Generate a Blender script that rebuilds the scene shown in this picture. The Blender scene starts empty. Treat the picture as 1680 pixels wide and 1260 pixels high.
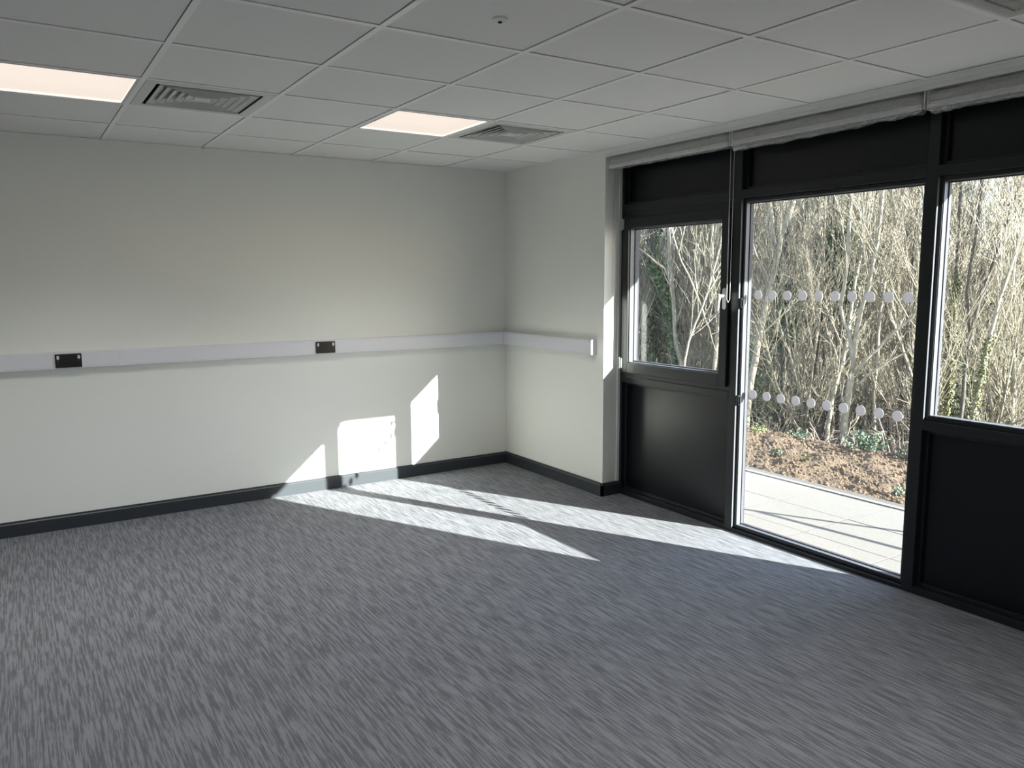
import bpy, bmesh, math, random
import numpy as np
from mathutils import Vector, Matrix

# ---------------------------------------------------------------- camera, sky, sun, exposure
scn = bpy.context.scene
col = scn.collection
CAM = Vector((-3.5544, -5.6471, 1.5642))
YAW, PITCH, ROLL, FPX = 0.5697, -0.1316, -0.0054, 1287.6
fwd = Vector((math.sin(YAW) * math.cos(PITCH), math.cos(YAW) * math.cos(PITCH), math.sin(PITCH)))
rgt = Vector((math.cos(YAW), -math.sin(YAW), 0))
upv = rgt.cross(fwd)
rgt, upv = math.cos(ROLL) * rgt + math.sin(ROLL) * upv, -math.sin(ROLL) * rgt + math.cos(ROLL) * upv
cd = bpy.data.cameras.new('camera')
cam = bpy.data.objects.new('camera', cd)
col.objects.link(cam)
cd.sensor_fit = 'HORIZONTAL'
cd.sensor_width = 36
cd.lens = 36 * FPX / 1680
cd.clip_start = 0.05
cd.clip_end = 500
cam.matrix_world = Matrix(((rgt.x, upv.x, -fwd.x, CAM.x), (rgt.y, upv.y, -fwd.y, CAM.y), (rgt.z, upv.z, -fwd.z, CAM.z), (0, 0, 0, 1)))
scn.camera = cam

SUNV = Vector((1.0, -2.0, 0.872)).normalized()          # towards the sun
w = bpy.data.worlds.new('world')
scn.world = w
w.use_nodes = True
wn = w.node_tree.nodes
sky = wn.new('ShaderNodeTexSky')
sky.sky_type = 'NISHITA'
sky.sun_disc = False
sky.sun_elevation = math.asin(SUNV.z)
sky.sun_rotation = math.atan2(SUNV.x, SUNV.y)
sky.air_density = 1.0
sky.dust_density = 0.6
sky.ozone_density = 2.0
wn['Background'].inputs['Strength'].default_value = 2.4
hz = wn.new('ShaderNodeMix')                            # thin bright haze over the clear sky
hz.data_type = 'RGBA'
hz.inputs[0].default_value = 0.88
hz.inputs[7].default_value = (0.90, 1.10, 1.48, 1)
w.node_tree.links.new(sky.outputs['Color'], hz.inputs[6])
w.node_tree.links.new(hz.outputs[2], wn['Background'].inputs['Color'])
sl = bpy.data.lights.new('sun', 'SUN')
sl.energy = 42
sl.angle = 0.0065
sl.color = (1.0, 0.975, 0.92)
sun = bpy.data.objects.new('sun', sl)
col.objects.link(sun)
sun.rotation_euler = SUNV.to_track_quat('Z', 'Y').to_euler()
sun.location = (6, -12, 8)
scn.view_settings.view_transform = 'Standard'
scn.view_settings.look = 'None'
scn.view_settings.exposure = 0.34
scn.view_settings.gamma = 1.0
scn.view_settings.use_curve_mapping = False
scn.cycles.use_denoising = True
scn.cycles.max_bounces = 14
scn.cycles.transparent_max_bounces = 24
scn.cycles.sample_clamp_indirect = 8

# ---------------------------------------------------------------- materials
def mat(name, color, rough=0.6, metal=0.0, spec=0.5, noise=None, bump=None, emit=None, coat=0.0):
    """noise = (scale, amount): value variation; bump = (scale, strength, distance)"""
    m = bpy.data.materials.new(name)
    m.use_nodes = True
    nt = m.node_tree
    b = nt.nodes['Principled BSDF']
    b.inputs['Base Color'].default_value = (*color, 1)
    b.inputs['Roughness'].default_value = rough
    b.inputs['Metallic'].default_value = metal
    b.inputs['Specular IOR Level'].default_value = spec
    b.inputs['Coat Weight'].default_value = coat
    tc = nt.nodes.new('ShaderNodeTexCoord')
    if noise:
        n = nt.nodes.new('ShaderNodeTexNoise')
        n.inputs['Scale'].default_value = noise[0]
        n.inputs['Detail'].default_value = 4
        nt.links.new(tc.outputs['Object'], n.inputs['Vector'])
        r = nt.nodes.new('ShaderNodeValToRGB')
        a = noise[1]
        r.color_ramp.elements[0].position = 0.3
        r.color_ramp.elements[1].position = 0.7
        r.color_ramp.elements[0].color = (*[max(0, c * (1 - a)) for c in color], 1)
        r.color_ramp.elements[1].color = (*[min(1, c * (1 + a)) for c in color], 1)
        nt.links.new(n.outputs['Fac'], r.inputs['Fac'])
        nt.links.new(r.outputs['Color'], b.inputs['Base Color'])
    if bump:
        n2 = nt.nodes.new('ShaderNodeTexNoise')
        n2.inputs['Scale'].default_value = bump[0]
        n2.inputs['Detail'].default_value = 3
        nt.links.new(tc.outputs['Object'], n2.inputs['Vector'])
        bp = nt.nodes.new('ShaderNodeBump')
        bp.inputs['Strength'].default_value = bump[1]
        bp.inputs['Distance'].default_value = bump[2]
        nt.links.new(n2.outputs['Fac'], bp.inputs['Height'])
        nt.links.new(bp.outputs['Normal'], b.inputs['Normal'])
    if emit:
        b.inputs['Emission Color'].default_value = (*emit[0], 1)
        b.inputs['Emission Strength'].default_value = emit[1]
    return m

M = {}
M['wall'] = mat('wall_paint', (0.845, 0.86, 0.815), 0.75, spec=0.25, noise=(1.2, 0.012), bump=(260, 0.06, 0.001))
M['wall_ext'] = mat('render_outside', (0.55, 0.52, 0.48), 0.9, noise=(3, 0.06))
M['tile'] = mat('mineral_fibre', (0.88, 0.878, 0.865), 0.9, spec=0.15, noise=(420, 0.035), bump=(500, 0.12, 0.001))
M['grid'] = mat('white_steel_grid', (0.96, 0.96, 0.955), 0.45)
M['dark'] = mat('dark_void', (0.02, 0.02, 0.02), 0.9)
M['anth'] = mat('anthracite_powder_coat', (0.0095, 0.012, 0.0155), 0.38, spec=0.45, bump=(900, 0.05, 0.0004))
M['panel'] = mat('anthracite_infill_panel', (0.0035, 0.005, 0.0075), 0.30, spec=0.38, bump=(6, 0.02, 0.002))
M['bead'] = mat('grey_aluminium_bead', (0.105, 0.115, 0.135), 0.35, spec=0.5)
M['gasket'] = mat('grey_rubber_gasket', (0.05, 0.052, 0.065), 0.5)
M['skirt'] = mat('anthracite_satin_skirting', (0.028, 0.034, 0.041), 0.42, bump=(700, 0.05, 0.0004))
M['trunk'] = mat('white_pvc_trunking', (0.76, 0.77, 0.82), 0.38, spec=0.4)
M['black'] = mat('black_socket_plastic', (0.008, 0.009, 0.011), 0.28)
M['switch'] = mat('white_switch_plastic', (0.75, 0.75, 0.73), 0.35)
M['red'] = mat('neon_indicator_grey', (0.25, 0.22, 0.22), 0.3)
M['white_metal'] = mat('white_powder_coat', (0.74, 0.745, 0.74), 0.42)
M['louvre'] = mat('grey_white_louvre', (0.70, 0.71, 0.69), 0.45)
M['handle'] = mat('white_window_handle', (0.72, 0.72, 0.72), 0.3)
M['silver'] = mat('silver_hinge', (0.55, 0.56, 0.57), 0.35, metal=0.6)
M['fabric'] = mat('grey_blind_fabric', (0.42, 0.42, 0.41), 0.9, noise=(300, 0.08))
M['chain'] = mat('white_bead_chain', (0.55, 0.55, 0.54), 0.4)
M['dot'] = mat('frosted_vinyl_dot', (0.50, 0.49, 0.50), 0.7)
M['slab'] = mat('pale_concrete_paver', (0.142, 0.131, 0.121), 0.85, noise=(70, 0.12), bump=(220, 0.4, 0.004))
M['kerb'] = mat('pale_concrete_edging', (0.165, 0.157, 0.148), 0.85, noise=(40, 0.1))
M['joint'] = mat('patio_joint_sand', (0.075, 0.069, 0.064), 0.95, noise=(90, 0.2))
M['soil'] = mat('dry_clay_soil', (0.08, 0.053, 0.032), 0.95, noise=(45, 0.5), bump=(70, 0.9, 0.02))
M['clod'] = mat('dry_soil_clod', (0.096, 0.065, 0.04), 0.95, noise=(60, 0.45))
M['litter'] = mat('leaf_litter', (0.022, 0.017, 0.012), 0.95, noise=(9, 0.6), bump=(14, 0.8, 0.04))
M['bark_pale'] = mat('pale_bark', (0.205, 0.18, 0.134), 0.85, noise=(14, 0.30), bump=(60, 0.5, 0.006))
M['bark_grey'] = mat('grey_brown_bark', (0.0694, 0.0608, 0.0499), 0.9, noise=(11, 0.38), bump=(50, 0.5, 0.006))
M['bark_dark'] = mat('dark_bark', (0.028, 0.024, 0.019), 0.9, noise=(11, 0.4), bump=(50, 0.5, 0.008))
M['twig'] = mat('straw_coloured_twigs', (0.235, 0.206, 0.15), 0.8, noise=(3, 0.30))
M['twig_grey'] = mat('grey_brown_twigs', (0.0694, 0.0608, 0.0499), 0.85, noise=(3, 0.35))
M['ivy'] = mat('ivy_leaf', (0.046, 0.082, 0.024), 0.45, noise=(5, 0.5))
M['ivy_pale'] = mat('yellow_green_ivy_leaf', (0.099, 0.104, 0.032), 0.5, noise=(5, 0.4))
M['sage'] = mat('grey_green_leaf', (0.105, 0.15, 0.095), 0.6, noise=(9, 0.35))
M['weed'] = mat('weed_leaf', (0.13, 0.16, 0.055), 0.6, noise=(9, 0.3))
M['russet'] = mat('russet_leaf', (0.075, 0.042, 0.027), 0.75, noise=(7, 0.45))
M['pink_stem'] = mat('pinkish_cut_stem', (0.2, 0.155, 0.13), 0.8, noise=(9, 0.3))

def glass_mat():
    m = bpy.data.materials.new('double_glazing')
    m.use_nodes = True
    nt = m.node_tree
    nt.nodes.clear()
    out = nt.nodes.new('ShaderNodeOutputMaterial')
    t = nt.nodes.new('ShaderNodeBsdfTransparent')
    t.inputs['Color'].default_value = (0.86, 0.88, 0.87, 1)
    g = nt.nodes.new('ShaderNodeBsdfGlossy')
    g.inputs['Roughness'].default_value = 0.02
    lw = nt.nodes.new('ShaderNodeLayerWeight')
    lw.inputs['Blend'].default_value = 0.5
    pw = nt.nodes.new('ShaderNodeMath')
    pw.operation = 'POWER'
    pw.inputs[1].default_value = 4.0
    nt.links.new(lw.outputs['Facing'], pw.inputs[0])
    f = nt.nodes.new('ShaderNodeMapRange')
    f.inputs['To Min'].default_value = 0.035
    f.inputs['To Max'].default_value = 0.7
    nt.links.new(pw.outputs[0], f.inputs['Value'])
    mx = nt.nodes.new('ShaderNodeMixShader')
    nt.links.new(f.outputs[0], mx.inputs[0])
    nt.links.new(t.outputs[0], mx.inputs[1])
    nt.links.new(g.outputs[0], mx.inputs[2])
    nt.links.new(mx.outputs[0], out.inputs['Surface'])
    return m
M['glass'] = glass_mat()

def led_mat():
    """prismatic diffuser: glows evenly and lets the light of the board behind it through"""
    m = bpy.data.materials.new('led_diffuser')
    m.use_nodes = True
    nt = m.node_tree
    nt.nodes.clear()
    out = nt.nodes.new('ShaderNodeOutputMaterial')
    e = nt.nodes.new('ShaderNodeEmission')
    e.inputs['Color'].default_value = (1.0, 0.88, 0.77, 1)
    e.inputs['Strength'].default_value = 0.41
    t = nt.nodes.new('ShaderNodeBsdfTransparent')
    t.inputs['Color'].default_value = (0.8, 0.8, 0.8, 1)
    a = nt.nodes.new('ShaderNodeAddShader')
    nt.links.new(e.outputs[0], a.inputs[0])
    nt.links.new(t.outputs[0], a.inputs[1])
    nt.links.new(a.outputs[0], out.inputs['Surface'])
    return m
M['led'] = led_mat()

def dot_mat():
    m = bpy.data.materials.new('frosted_vinyl_dot')
    m.use_nodes = True
    nt = m.node_tree
    b = nt.nodes['Principled BSDF']
    b.inputs['Base Color'].default_value = (0.55, 0.54, 0.55, 1)
    b.inputs['Roughness'].default_value = 0.7
    t = nt.nodes.new('ShaderNodeBsdfTranslucent')
    t.inputs['Color'].default_value = (0.46, 0.45, 0.47, 1)
    mx = nt.nodes.new('ShaderNodeMixShader')
    mx.inputs[0].default_value = 0.55
    nt.links.new(b.outputs[0], mx.inputs[1])
    nt.links.new(t.outputs[0], mx.inputs[2])
    nt.links.new(mx.outputs[0], nt.nodes['Material Output'].inputs['Surface'])
    return m
M['dot'] = dot_mat()

def film_mat():
    m = bpy.data.materials.new('clear_plastic_film')
    m.use_nodes = True
    nt = m.node_tree
    nt.nodes.clear()
    out = nt.nodes.new('ShaderNodeOutputMaterial')
    t = nt.nodes.new('ShaderNodeBsdfTransparent')
    t.inputs['Color'].default_value = (0.9, 0.9, 0.9, 1)
    p = nt.nodes.new('ShaderNodeBsdfPrincipled')
    p.inputs['Base Color'].default_value = (0.80, 0.81, 0.80, 1)
    p.inputs['Roughness'].default_value = 0.12
    p.inputs['Specular IOR Level'].default_value = 1.0
    p.inputs['IOR'].default_value = 1.9
    tc = nt.nodes.new('ShaderNodeTexCoord')
    n = nt.nodes.new('ShaderNodeTexNoise')
    n.inputs['Scale'].default_value = 34
    n.inputs['Detail'].default_value = 5
    n.inputs['Distortion'].default_value = 1.4
    nt.links.new(tc.outputs['Object'], n.inputs['Vector'])
    b = nt.nodes.new('ShaderNodeBump')
    b.inputs['Strength'].default_value = 0.9
    b.inputs['Distance'].default_value = 0.012
    nt.links.new(n.outputs['Fac'], b.inputs['Height'])
    nt.links.new(b.outputs['Normal'], p.inputs['Normal'])
    mx = nt.nodes.new('ShaderNodeMixShader')
    mx.inputs[0].default_value = 0.20
    nt.links.new(t.outputs[0], mx.inputs[1])
    nt.links.new(p.outputs[0], mx.inputs[2])
    g = nt.nodes.new('ShaderNodeBsdfGlossy')
    g.inputs['Roughness'].default_value = 0.07
    nt.links.new(b.outputs['Normal'], g.inputs['Normal'])
    m2 = nt.nodes.new('ShaderNodeMixShader')
    m2.inputs[0].default_value = 0.22
    nt.links.new(mx.outputs[0], m2.inputs[1])
    nt.links.new(g.outputs[0], m2.inputs[2])
    nt.links.new(m2.outputs[0], out.inputs['Surface'])
    return m
M['film'] = film_mat()

def carpet_mat():
    m = bpy.data.materials.new('streaked_loop_carpet')
    m.use_nodes = True
    nt = m.node_tree
    L = nt.links.new
    N = nt.nodes.new
    b = nt.nodes['Principled BSDF']
    b.inputs['Roughness'].default_value = 0.95
    b.inputs['Specular IOR Level'].default_value = 0.1
    tc = N('ShaderNodeTexCoord')
    sep = N('ShaderNodeSeparateXYZ')
    L(tc.outputs['Object'], sep.inputs[0])
    def math_(op, a, bv):
        n = N('ShaderNodeMath')
        n.operation = op
        for i, v in enumerate((a, bv)):
            if isinstance(v, (int, float)):
                n.inputs[i].default_value = v
            else:
                L(v, n.inputs[i])
        return n.outputs[0]
    gx = math_('SNAP', sep.outputs['X'], 0.0042)             # loop columns run along y
    gy = math_('SNAP', sep.outputs['Y'], 0.012)
    def noise(sx, sy, off, detail, vx=gx, vy=gy):
        c = N('ShaderNodeCombineXYZ')
        L(math_('MULTIPLY', vx, sx), c.inputs['X'])
        L(math_('MULTIPLY', vy, sy), c.inputs['Y'])
        c.inputs['Z'].default_value = off
        n = N('ShaderNodeTexNoise')
        n.inputs['Scale'].default_value = 1
        n.inputs['Detail'].default_value = detail
        n.inputs['Roughness'].default_value = 0.55
        L(c.outputs[0], n.inputs['Vector'])
        return n.outputs['Fac']
    a = noise(125, 5.0, 0.0, 1.2)
    bb = noise(235, 17, 7.3, 1.0)
    s = math_('ADD', math_('MULTIPLY', a, 0.72), math_('MULTIPLY', bb, 0.28))
    r = N('ShaderNodeValToRGB')
    e = r.color_ramp.elements
    e[0].position = 0.44
    e[0].color = (0.137, 0.142, 0.158, 1)
    e[1].position = 0.56
    e[1].color = (0.239, 0.249, 0.271, 1)
    L(s, r.inputs['Fac'])
    fine = noise(1, 1, 0.0, 2.0, math_('MULTIPLY', sep.outputs['X'], 420), math_('MULTIPLY', sep.outputs['Y'], 300))
    mul = N('ShaderNodeMix')
    mul.data_type = 'RGBA'
    mul.blend_type = 'MULTIPLY'
    mul.inputs[0].default_value = 1.0
    fr = N('ShaderNodeMapRange')
    fr.inputs['From Min'].default_value = 0.3
    fr.inputs['From Max'].default_value = 0.7
    fr.inputs['To Min'].default_value = 0.72
    fr.inputs['To Max'].default_value = 1.22
    L(fine, fr.inputs['Value'])
    L(r.outputs['Color'], mul.inputs[6])
    L(fr.outputs[0], mul.inputs[7])
    L(mul.outputs[2], b.inputs['Base Color'])
    wv = math_('SINE', math_('MULTIPLY', sep.outputs['X'], 2 * math.pi / 0.0042), 0)
    h = math_('ADD', math_('MULTIPLY', wv, 0.3), math_('ADD', fine, math_('MULTIPLY', s, 1.2)))
    bm_ = N('ShaderNodeBump')
    bm_.inputs['Strength'].default_value = 0.55
    bm_.inputs['Distance'].default_value = 0.003
    L(h, bm_.inputs['Height'])
    L(bm_.outputs['Normal'], b.inputs['Normal'])
    return m
M['carpet'] = carpet_mat()

# ---------------------------------------------------------------- mesh helpers
class MB:
    def __init__(s):
        s.v, s.f = [], []
    def add(s, vs, fs):
        o = len(s.v)
        s.v += [tuple(map(float, p)) for p in vs]
        s.f += [tuple(i + o for i in q) for q in fs]
        return s
    def box(s, x0, x1, y0, y1, z0, z1):
        x0, x1 = sorted((x0, x1)); y0, y1 = sorted((y0, y1)); z0, z1 = sorted((z0, z1))
        return s.add([(x0, y0, z0), (x1, y0, z0), (x1, y1, z0), (x0, y1, z0), (x0, y0, z1), (x1, y0, z1), (x1, y1, z1), (x0, y1, z1)],
                     [(0, 3, 2, 1), (4, 5, 6, 7), (0, 1, 5, 4), (1, 2, 6, 5), (2, 3, 7, 6), (3, 0, 4, 7)])
    def frame(s, x0, x1, ya, yb, za, zb, t, tz=None):
        """rectangular frame in the y-z plane, stile width t, rail height tz (bottom, top)"""
        tb, tt = (t, t) if tz is None else tz
        s.box(x0, x1, ya, ya + t, za, zb)
        s.box(x0, x1, yb - t, yb, za, zb)
        s.box(x0, x1, ya + t, yb - t, za, za + tb)
        s.box(x0, x1, ya + t, yb - t, zb - tt, zb)
        return s
    def prism(s, prof, axis, a, b):
        """closed 2-D profile swept along an axis ('x': profile is (y,z); 'y': (x,z); 'z': (x,y))"""
        n = len(prof)
        def P(p, t):
            return {'x': (t, p[0], p[1]), 'y': (p[0], t, p[1]), 'z': (p[0], p[1], t)}[axis]
        vs = [P(p, a) for p in prof] + [P(p, b) for p in prof]
        fs = [(i, (i + 1) % n, n + (i + 1) % n, n + i) for i in range(n)] + [tuple(range(n))[::-1], tuple(range(n, 2 * n))]
        return s.add(vs, fs)
    def lathe(s, prof, n=20, c=(0, 0, 0), axis='z'):
        vs, fs = [], []
        for r, z in prof:
            for k in range(n):
                a = 2 * math.pi * k / n
                p = (r * math.cos(a), r * math.sin(a), z)
                if axis == 'x': p = (p[2], p[0], p[1])
                if axis == 'y': p = (p[1], p[2], p[0])
                vs.append((p[0] + c[0], p[1] + c[1], p[2] + c[2]))
        for j in range(len(prof) - 1):
            for k in range(n):
                fs.append((j * n + k, j * n + (k + 1) % n, (j + 1) * n + (k + 1) % n, (j + 1) * n + k))
        fs.append(tuple(range(n))[::-1])
        m = (len(prof) - 1) * n
        fs.append(tuple(range(m, m + n)))
        return s.add(vs, fs)
    def tube(s, pts, rad, n=6, cap=True):
        P = np.asarray(pts, float)
        k = len(P)
        R = np.full(k, rad) if np.isscalar(rad) else np.asarray(rad, float)
        T = np.gradient(P, axis=0)
        T /= np.linalg.norm(T, axis=1)[:, None] + 1e-12
        ref = np.array([0.31, 0.95, 0.05]) if abs(T[:, 2]).mean() > 0.5 else np.array([0.05, 0.1, 1.0])
        U = np.cross(T, ref)
        U /= np.linalg.norm(U, axis=1)[:, None] + 1e-12
        V = np.cross(T, U)
        a = np.arange(n) * 2 * math.pi / n
        X = P[:, None] + R[:, None, None] * (U[:, None] * np.cos(a)[None, :, None] + V[:, None] * np.sin(a)[None, :, None])
        o = len(s.v)
        s.v += [tuple(p) for p in X.reshape(-1, 3).tolist()]
        for j in range(k - 1):
            for i in range(n):
                i2 = (i + 1) % n
                s.f.append((o + j * n + i, o + j * n + i2, o + (j + 1) * n + i2, o + (j + 1) * n + i))
        if cap:
            s.f.append(tuple(o + i for i in range(n))[::-1])
            s.f.append(tuple(o + (k - 1) * n + i for i in range(n)))
        return s
    def mesh(s, name, origin=(0, 0, 0)):
        me = bpy.data.meshes.new(name)
        ox, oy, oz = origin
        me.from_pydata([(x - ox, y - oy, z - oz) for x, y, z in s.v], [], s.f)
        me.update()
        return me

def orig(p):
    o = Vector((0, 0, 0))
    while p is not None:
        o += p.location
        p = p.parent
    return o

def part(name, mb, m, parent=None, bevel=0, smooth=False, kind=None, label=None):
    """one mesh object from world-space geometry, stored relative to its parent"""
    me = mb.mesh(name, orig(parent))
    me.materials.append(m)
    if smooth:
        me.polygons.foreach_set('use_smooth', [True] * len(me.polygons))
    o = bpy.data.objects.new(name, me)
    col.objects.link(o)
    if parent is not None:
        o.parent = parent
    if bevel:
        b = o.modifiers.new('bevel', 'BEVEL')
        b.width = bevel
        b.segments = 2
        b.limit_method = 'ANGLE'
    if kind: o['kind'] = kind
    if label: o['label'] = label
    return o

def tag(o, label, cat, group=None, kind=None):
    o['label'] = label
    o['category'] = cat
    if group: o['group'] = group
    if kind: o['kind'] = kind
    return o

def thing(name, loc, label, cat, group=None, kind=None):
    o = bpy.data.objects.new(name, None)
    o.empty_display_size = 0.1
    o.location = loc
    col.objects.link(o)
    return tag(o, label, cat, group, kind)

def copy_tree(o, loc, label=None, group=None, rz=None, scale=None):
    c = o.copy()
    col.objects.link(c)
    c.location = loc
    if rz is not None: c.rotation_euler = (0, 0, rz)
    if scale is not None: c.scale = (scale,) * 3
    if label: c['label'] = label
    if group: c['group'] = group
    for ch in list(o.children):
        d = ch.copy()
        col.objects.link(d)
        d.parent = c
        for g in list(ch.children):
            e = g.copy()
            col.objects.link(e)
            e.parent = d
    return c

# ---------------------------------------------------------------- room shell
H = 2.4475                       # underside of the ceiling grid
XL, YR = -6.86, -8.42            # far side wall and rear wall of the room
FX = 0.15                        # room face of the glazed screen
Y0, YE = -1.29, -4.675           # glazed screen, from pier to pier
M1, M2, M3 = (-2.39, -2.335), (-3.56, -3.505), (-4.675, -4.62)

fl = part('floor', MB().box(XL, 0.0, YR, 0, -0.2, 0).box(0.0, FX + 0.01, YE, Y0, -0.2, 0), M['carpet'])
tag(fl, 'grey two-tone streaked loop carpet covering the floor', 'floor', kind='structure')
wl = part('wall_left', MB().box(XL - 0.2, 0.3, 0, 0.2, -0.2, 3.3), M['wall'])
tag(wl, 'long off-white painted wall with the double sockets in its trunking', 'wall', kind='structure')
wr = part('wall_right', MB().box(0, 0.3, Y0 - 0.02, 0.0, -0.2, 3.3), M['wall'])
tag(wr, 'narrow off-white wall between the room corner and the glazed screen', 'wall', kind='structure')
wb = part('wall_back', MB().box(0, 0.3, YR - 0.2, YE, -0.2, 3.3).box(XL - 0.2, 0, YR - 0.2, YR, -0.2, 3.3).box(XL - 0.2, XL, YR, 0, -0.2, 3.3).box(0.15, 0.3, YE, Y0 - 0.02, 2.45, 3.3).box(0.0, 0.15, YE, Y0 - 0.02, 2.412, 2.62), M['wall'])
tag(wb, 'off-white walls closing the room beyond the picture, with the lintel over the glazing', 'wall', kind='structure')

# skirting: flat board with a chamfered top edge
def skirt(name, segs, label):
    mb = MB()
    for axis, a, b, base, sgn in segs:
        pr = [(0, 0), (0.018, 0), (0.018, 0.078), (0.012, 0.086), (0.012, 0.095), (0, 0.095)]
        mb.prism([(base + sgn * p, z) for p, z in pr], axis, a, b)
    o = part(name, mb, M['skirt'])
    tag(o, label, 'skirting', kind='structure')
skirt('baseboard_left', [('x', XL, 0, 0, -1)], 'anthracite skirting board along the foot of the long left wall')
skirt('baseboard_right', [('y', -0.018, Y0 - 0.038, 0, -1), ('x', -0.018, FX, Y0 - 0.02, -1)], 'anthracite skirting board around the narrow wall beside the glazing')
skirt('baseboard_back', [('y', YE, YR, 0, -1)], 'anthracite skirting board on the wall beyond the glazing')

# ceiling: plenum slab, lay-in tiles and exposed grid
ce = part('ceiling', MB().box(XL - 0.2, 0.3, YR - 0.2, 0.2, 2.75, 3.0), M['dark'])
tag(ce, 'suspended ceiling of white mineral tiles in an exposed grid', 'ceiling', kind='structure')
GX = [0.0] + [-0.5725 - 0.6 * k for k in range(11)] + [XL]
GY = [0.0] + [-0.5628 - 0.6 * k for k in range(14)] + [YR]
special = {(4, 3): 'light', (2, 3): 'vent', (5, 3): 'light', (1, 3): 'light'}
def cell(i, j):
    return GX[i + 1], GX[i], GY[j + 1], GY[j]
LIGHTS, VENTS = [(i, j) for j in (2, 7, 12) for i in (2, 5, 8)], [(4, 2), (1, 2), (1, 7), (4, 7)]
tile_cache = {}
GAP = 0.0145
rnd = random.Random(4)
for i in range(len(GX) - 1):
    for j in range(len(GY) - 1):
        if (i, j) in LIGHTS or (i, j) in VENTS: continue
        x0, x1, y0, y1 = cell(i, j)
        wx, wy = x1 - x0, y1 - y0
        key = (round(wx, 3), round(wy, 3))
        if key not in tile_cache:
            mb = MB().box(-wx / 2 + GAP, wx / 2 - GAP, -wy / 2 + GAP, wy / 2 - GAP, 0.004, 0.019)
            me = mb.mesh('ceiling_tile')
            me.materials.append(M['tile'])
            tile_cache[key] = me
        o = bpy.data.objects.new('ceiling_tile', tile_cache[key])
        o.location = ((x0 + x1) / 2, (y0 + y1) / 2, H + rnd.uniform(-0.0006, 0.0006))
        col.objects.link(o)
        o.parent = ce
for x in GX[1:-1]:
    part('grid_bar', MB().box(x - 0.012, x + 0.012, YR, 0, H, H + 0.003).box(x - 0.001, x + 0.001, YR, 0, H + 0.003, H + 0.04), M['grid'], ce)
for y in GY[1:-1]:
    part('grid_bar', MB().box(XL, 0, y - 0.012, y + 0.012, H + 0.0003, H + 0.0033).box(XL, 0, y - 0.001, y + 0.001, H + 0.003, H + 0.04), M['grid'], ce)
part('wall_angle', MB().box(XL, 0, -0.02, 0, H, H + 0.002).box(-0.02, 0, YR, 0, H - 0.0002, H + 0.0018).box(XL, 0, YR, YR + 0.02, H, H + 0.002).box(XL, XL + 0.02, YR, 0, H, H + 0.002), M['grid'], ce)

# ---------------------------------------------------------------- glazed screen
DX = 0.25                                             # outer face of the screen
def rails(name, parent, ya, yb, zs):
    for za, zb in zs:
        part(name, MB().box(FX, DX, ya, yb, za, zb), M['anth'], parent, 0.002)
def infill(parent, ya, yb, za, zb, label=None):
    p = part('infill_panel', MB().box(0.205, 0.235, ya, yb, za, zb), M['panel'], parent, label=label)
    part('panel_bead', MB().frame(0.183, 0.206, ya, yb, za, zb, 0.018), M['anth'], p, 0.002)

# left bay: top-hung panel, opening casement, panel
w1 = thing('window_1', (0.2, -1.81, 0), 'dark-framed bay by the wall with an opening casement between two blank panels', 'window', kind='structure')
part('jamb', MB().box(FX, DX, -1.335, Y0, -0.02, 2.412), M['anth'], w1, 0.002)
rails('transom', w1, M1[1], -1.335, [(2.035, 2.085), (0.83, 0.877)])
rails('bottom_rail', w1, M1[1], -1.335, [(-0.02, 0.035)])
rails('head_rail', w1, M1[1], -1.335, [(2.37, 2.412)])
infill(w1, M1[1], -1.335, 2.085, 2.37)
infill(w1, M1[1], -1.335, 0.035, 0.83)
part('outer_vent_frame', MB().frame(FX + 0.004, DX, M1[1], -1.335, 0.877, 2.035, 0.034, (0.05, 0.075)), M['anth'], w1, 0.0015)
sash = part('casement_sash', MB().frame(0.132, 0.24, -2.322, -1.343, 0.905, 1.985, 0.062, (0.072, 0.065)), M['anth'], w1, 0.003)
sb = MB().frame(0.150, 0.196, -2.2605, -1.4045, 0.9765, 1.9205, 0.007)
part('glazing_bead', sb, M['bead'], sash)
part('gasket', MB().frame(0.188, 0.212, -2.254, -1.411, 0.983, 1.914, 0.007), M['gasket'], sash)
part('glass_pane', MB().box(0.2, 0.206, -2.25, -1.415, 0.987, 1.91), M['glass'], sash)
hb = MB()
n = 16
for sgn, x0, x1 in ((1, 0.122, 0.133),):
    pr = []
    for k in range(n):
        a = 2 * math.pi * k / n
        pr.append((-2.303 + 0.015 * math.cos(a), 1.445 + (0.05 if math.sin(a) >= 0 else -0.05) + 0.015 * math.sin(a)))
    hb.prism(pr, 'x', x0, x1)
hd = part('handle_plate', hb, M['silver'], sash, 0.002, label='grey oval plate behind the white lever')
hv = MB().tube([(0.124, -2.303, 1.462), (0.085, -2.303, 1.462)], [0.011, 0.009], 10)
hv.tube([(0.088, -2.303, 1.470), (0.082, -2.301, 1.455), (0.080, -2.298, 1.43), (0.079, -2.295, 1.38), (0.080, -2.293, 1.335)], [0.012, 0.0125, 0.009, 0.0075, 0.007], 8)
part('handle_lever', hv, M['handle'], sash, smooth=True, label='white curved lever hanging down')
for zc in (1.948, 0.971):
    hm = MB().lathe([(0.006, -0.043), (0.007, -0.040), (0.007, -0.002), (0.006, 0), (0.007, 0.002), (0.007, 0.040), (0.006, 0.043)], 10, (0.128, -1.338, zc))
    hm.box(0.128, 0.134, -1.362, -1.338, zc - 0.035, zc + 0.035)
    part('hinge', hm, M['silver'], sash, label='silver butt hinge on the casement stile')

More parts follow.
